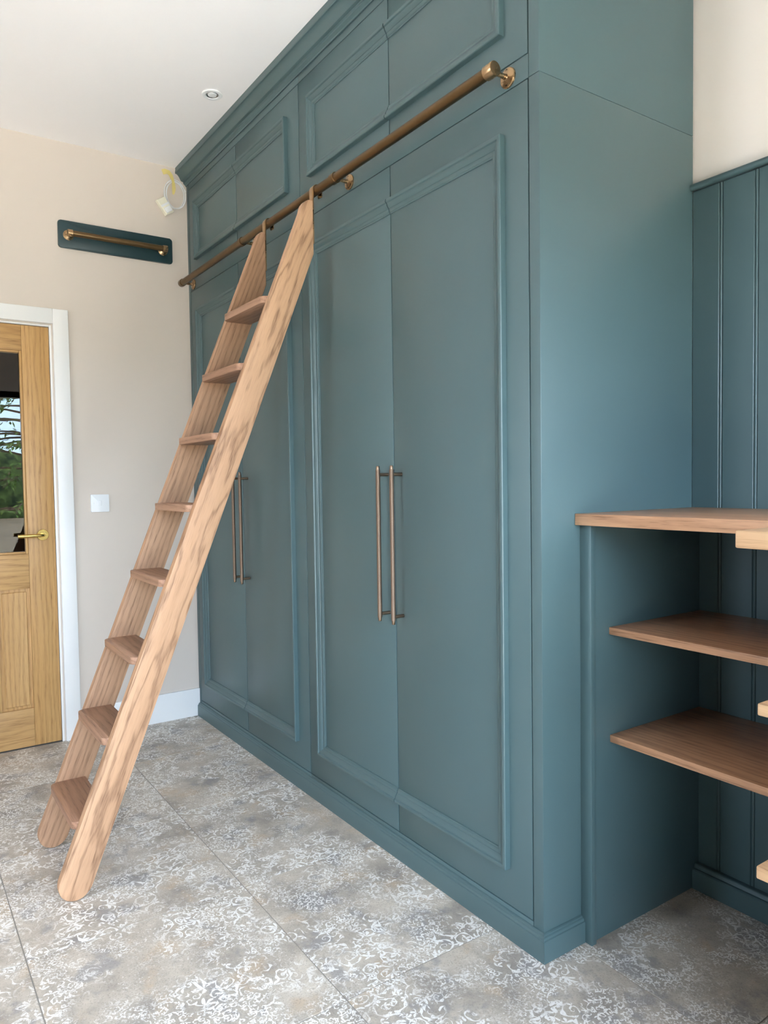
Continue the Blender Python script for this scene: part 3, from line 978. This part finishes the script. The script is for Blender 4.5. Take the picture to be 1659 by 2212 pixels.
for (xa, xb) in ((XN0 + 0.002, XN1 - 0.003), (XF0 + 0.002, XF1 - 0.003)):
    ro, ri = TR + 0.0045, TR + 0.0006
    outer = [(TY - ro, 2.076)] + [(TY + ro * math.cos(a), TZ + ro * math.sin(a)) for a in [PI - PI * q / 14 for q in range(15)]] + [(TY + ro, TZ - 0.020)]
    inner = [(TY + ri, TZ - 0.020)] + [(TY + ri * math.cos(a), TZ + ri * math.sin(a)) for a in [PI * q / 14 for q in range(15)]] + [(TY - ri, 2.076)]
    prism('hook', outer + inner, 'x', xa, xb, M_BRASS_L, ld, 0.0004, 35)
    lathe('hook_knob', ((xa + xb) / 2, TY + ri, TZ - 0.0165), (0, -1, 0), [(0, 0.0048), (0.006, 0.0048), (0.0075, 0.0035), (0.0075, 0)], M_BRONZE, ld, 14)
    lathe('hook_screw', ((xa + xb) / 2, TY - ri, 2.083), (0, 1, 0), [(0, 0.0040), (0.0015, 0.0040), (0.0025, 0.0025), (0.0028, 0)], M_BRASS_L, ld, 14)

# ------------------------------------------------------------------ wall-mounted parking rail
pk = thing('wall_rail', 'short brass rail on a teal backboard high on the grey wall', 'rail', (0.0, -0.36, 2.369))
def rounded_rect(y0, y1, z0, z1, r, n=5):
    p = []
    for (cy_, cz_, a0) in ((y1 - r, z1 - r, 0), (y0 + r, z1 - r, PI / 2), (y0 + r, z0 + r, PI), (y1 - r, z0 + r, 3 * PI / 2)):
        p += [(cy_ + r * math.cos(a0 + PI / 2 * i / n), cz_ + r * math.sin(a0 + PI / 2 * i / n)) for i in range(n + 1)]
    return p
prism('backboard', rounded_rect(-0.634, -0.087, 2.369, 2.497, 0.012), 'x', 0.0004, 0.0150, M_TEAL_SHADE, pk, 0.004, 35)
RY0, RY1, RX, RZ = -0.600, -0.126, 0.055, 2.4285
lathe('rail_tube', (RX, RY0 + 0.003, RZ), (0, 1, 0), [(0, 0.0135), (RY1 - RY0 - 0.006, 0.0135)], M_BRONZE, pk, 28)
for (yy, dy) in ((RY0, 1), (RY1, -1)):
    lathe('end_cap', (RX, yy, RZ), (0, dy, 0), [(0, 0), (0.0, 0.0150), (0.001, 0.0164), (0.022, 0.0164), (0.023, 0.0150), (0.023, 0.0137)], M_BRASS_L, pk, 28)
    yf = yy + dy * 0.011
    lathe('bracket_flange', (0.0151, yf, RZ), (1, 0, 0), [(0, 0.0240), (0.004, 0.0240), (0.006, 0.0220), (0.0085, 0.011), (0.012, 0.0075)], M_BRASS_L, pk, 28)
    lathe('bracket_stem', (0.0271, yf, RZ), (1, 0, 0), [(0, 0.0072), (0.013, 0.0062)], M_BRASS_L, pk, 18)
    for s in (-1, 1):
        lathe('screw', (0.0205, yf, RZ + s * 0.0160), (1, 0, 0), [(0, 0.0036), (0.0015, 0.0036), (0.0015, 0)], M_DARK, pk, 12)

# ------------------------------------------------------------------ light switch
sw = thing('light_switch', 'square white light switch on the grey wall between door and ladder', 'switch', (0.0, -0.4805, 1.1055))
prism('plate', rounded_rect(-0.5235, -0.4375, 1.1055, 1.1915, 0.003), 'x', 0.0004, 0.0085, M_PLAST, sw, 0.002, 35)
box('rocker', 0.0086, 0.0118, -0.4880, -0.4730, 1.1370, 1.1610, M_PLAST, sw, 0.0010)
for s in (-1, 1):
    lathe('screw_cover', (0.0086, -0.4805 + s * 0.0302, 1.1485), (1, 0, 0), [(0, 0.0040), (0.0006, 0.0040), (0.0010, 0.0030), (0.0010, 0)], M_PLAST, sw, 16)

# ------------------------------------------------------------------ motion sensor on its coiled cable, taped to the wall
ms = thing('motion_sensor', 'unfixed white motion sensor dangling from coiled cable taped near the ceiling', 'sensor', (0.004, -0.12, 2.60))
def sensor_bm(grow, x0, x1, v0, v1, bev):
    # body frame: long axis from upper left to lower right
    cy_, cz_ = -0.1235, 2.6535
    ax = Vector((0.047, -0.064)).normalized()
    sx = Vector((0.040, 0.027)).normalized()
    hw = 0.0245 - grow
    pts = []
    for (u, v) in ((-hw, v0), (hw, v0), (hw, v1), (-hw, v1)):
        q = Vector((cy_, cz_)) + sx * u + ax * v
        pts.append((q.x, q.y))
    return prism_bm(pts, 'x', x0, x1, bev, 3)
mesh_obj('sensor_body', sensor_bm(0, 0.006, 0.036, -0.042, 0.042, 0.006), M_PIR, ms, 45)
mesh_obj('sensor_lens', sensor_bm(0.006, 0.0362, 0.043, 0.008, 0.036, 0.004), M_PLAST, ms, 45)
mesh_obj('sensor_ridge', sensor_bm(0.002, 0.0362, 0.039, -0.010, 0.001, 0.0015), M_PLAST, ms, 45)
mesh_obj('sensor_cover', sensor_bm(0.003, 0.0362, 0.0375, -0.038, -0.014, 0.0008), M_PIR, ms, 45)
for q, (ry, rz, dy, dz, dx) in enumerate(((0.052, 0.070, 0.0, 0.0, 0.008), (0.047, 0.066, 0.003, -0.002, 0.013), (0.055, 0.073, 0.002, 0.001, 0.0175), (0.050, 0.068, 0.006, -0.005, 0.022))):
    path = [(dx + 0.0, -0.068 + dy + ry * math.cos(a), 2.726 + dz + rz * math.sin(a)) for a in [2 * PI * i / 48 for i in range(48)]]
    mesh_obj('cable', tube_bm(path, 0.0021, 8, closed=True), M_PLAST, ms, 50)
mesh_obj('cable', tube_bm([(0.012, -0.092, 2.795), (0.012, -0.055, 2.795), (0.010, -0.030, 2.780), (0.007, -0.010, 2.763), (0.005, -0.0035, 2.755)], 0.0021, 8), M_PLAST, ms, 50)
mesh_obj('cable', tube_bm([(0.020, -0.122, 2.728), (0.022, -0.124, 2.710), (0.022, -0.124, 2.692), (0.022, -0.126, 2.680)], 0.0021, 8), M_PLAST, ms, 50)
def ribbon(name, pts, w, lean, mat, parent):
    b_ = bmesh.new()
    L_r = []
    for i, (x, y, z) in enumerate(pts):
        p = Vector((x, y, z))
        a_ = Vector(pts[max(i - 1, 0)])
        c_ = Vector(pts[min(i + 1, len(pts) - 1)])
        t_ = (c_ - a_).normalized()
        s_ = t_.cross(Vector((1, 0, lean[i]))).normalized()
        ww = w[i] / 2
        n_ = s_.cross(t_) * 0.0003
        L_r.append([b_.verts.new(p + s_ * ww + n_), b_.verts.new(p - s_ * ww + n_), b_.verts.new(p - s_ * ww - n_), b_.verts.new(p + s_ * ww - n_)])
    for A, B in zip(L_r, L_r[1:]):
        for k_ in range(4):
            b_.faces.new((A[k_], A[(k_ + 1) % 4], B[(k_ + 1) % 4], B[k_]))
    b_.faces.new(L_r[0][::-1])
    b_.faces.new(L_r[-1])
    return mesh_obj(name, b_, mat, parent, 60)
ribbon('tape', [(0.0025, -0.124, 2.832), (0.003, -0.110, 2.838), (0.006, -0.094, 2.836), (0.012, -0.084, 2.822), (0.018, -0.079, 2.802),
                (0.026, -0.077, 2.786), (0.0285, -0.076, 2.770), (0.027, -0.0745, 2.752), (0.024, -0.075, 2.735), (0.022, -0.077, 2.722)],
       [0.026, 0.027, 0.026, 0.022, 0.018, 0.013, 0.017, 0.019, 0.015, 0.008], [0, 0, 0.2, 0.4, 0.3, -0.4, 0.3, -0.3, 0.2, 0.1], M_TAPE, ms)

# ------------------------------------------------------------------ ceiling downlight (off)
dl = thing('downlight', 'round white recessed ceiling spotlight, switched off', 'downlight', (0.790, -0.162, CEIL))
lathe('bezel', (0.790, -0.162, CEIL - 0.0003), (0, 0, -1), [(0, 0.0425), (0.003, 0.0425), (0.0052, 0.0400), (0.0052, 0.0290), (0.0015, 0.0270), (0.0010, 0.0265)], M_PLAST, dl, 40)
lathe('reflector', (0.790, -0.162, CEIL - 0.0014), (0, 0, -1), [(0, 0.0262), (0.0012, 0.0258), (0.0030, 0.0240), (0.0012, 0.0200), (0.0008, 0.019)], M_CHROME, dl, 40)
lathe('lamp_lens', (0.790, -0.162, CEIL - 0.0023), (0, 0, -1), [(0, 0.0188), (0.0020, 0.0180), (0.0034, 0.0120), (0.0040, 0)], M_PLAST, dl, 32)

# ------------------------------------------------------------------ open shelving at the near end
WTZ0, WTZ1 = 1.1155, 1.1455
wt1 = box('worktop', W + 0.0008, 3.735, 0.1220, DEP - 0.0008, WTZ0, WTZ1, M_OAK_X, None, 0.0012)
tag(wt1, 'long oak worktop along the beaded wall, butting against the cupboard end', 'worktop')
wt2 = box('worktop', 3.0935, 3.735, -0.1745, 0.1214, WTZ0, WTZ1, M_OAK_X2, None, 0.0030)
tag(wt2, 'pale oak worktop jutting forward at the right edge', 'worktop')

PX = 2.5122
su = thing('open_shelf_unit', 'open teal shelf unit with two oak shelves under the long worktop', 'shelf unit', (2.80, 0.38, 0.0))
box('front_post', W + 0.0006, 2.5230, 0.1412, 0.1605, 0.0005, WTZ0 - 0.0005, M_TEAL, su, 0.0012)
box('side_panel', W + 0.0006, PX, 0.1607, DEP - 0.0005, 0.0005, WTZ0 - 0.0005, M_TEAL, su, 0.0004)
box('shelf', PX + 0.0006, 3.2990, 0.2255, DEP - 0.0012, 0.8195, 0.8390, M_OAK_X, su, 0.0010)
box('shelf', PX + 0.0006, 3.2990, 0.2285, DEP - 0.0012, 0.5275, 0.5470, M_OAK_X, su, 0.0010)
hb = bmesh.new()
for hy in (0.244, 0.529):
    for i in range(34):
        zz = 0.10 + i * 0.0285
        if hy > 0.4 and zz > 0.0:
            pass
        lathe_bm((PX - 0.0010, hy, zz), (1, 0, 0), [(0, 0.0016), (0.0012, 0.0016), (0.0014, 0.0009), (0.0012, 0)], 8, bm=hb)
ph = mesh_obj('shelf_pin_sockets', hb, M_TEAL, su)
ph['kind'] = 'stuff'
s2 = thing('open_shelf_unit', 'forward shelf unit whose pale oak shelf ends show at the right edge', 'shelf unit', (3.65, 0.05, 0.0))
box('shelf', 3.0975, 3.2990, -0.1080, 0.1225, 0.8165, 0.8385, M_OAK_X2, s2, 0.0028)
box('shelf', 3.0975, 3.2990, -0.1085, 0.1225, 0.5240, 0.5470, M_OAK_X2, s2, 0.0028)
box('side_panel', 3.7010, 3.7200, -0.1080, DEP - 0.001, 0.0005, WTZ0 - 0.0005, M_TEAL, s2, 0.001)
box('side_panel', 3.3000, 3.3190, -0.1080, DEP - 0.001, 0.0005, WTZ0 - 0.0005, M_TEAL, s2, 0.001)  # unseen panel added to keep garden light out of the shelf niche
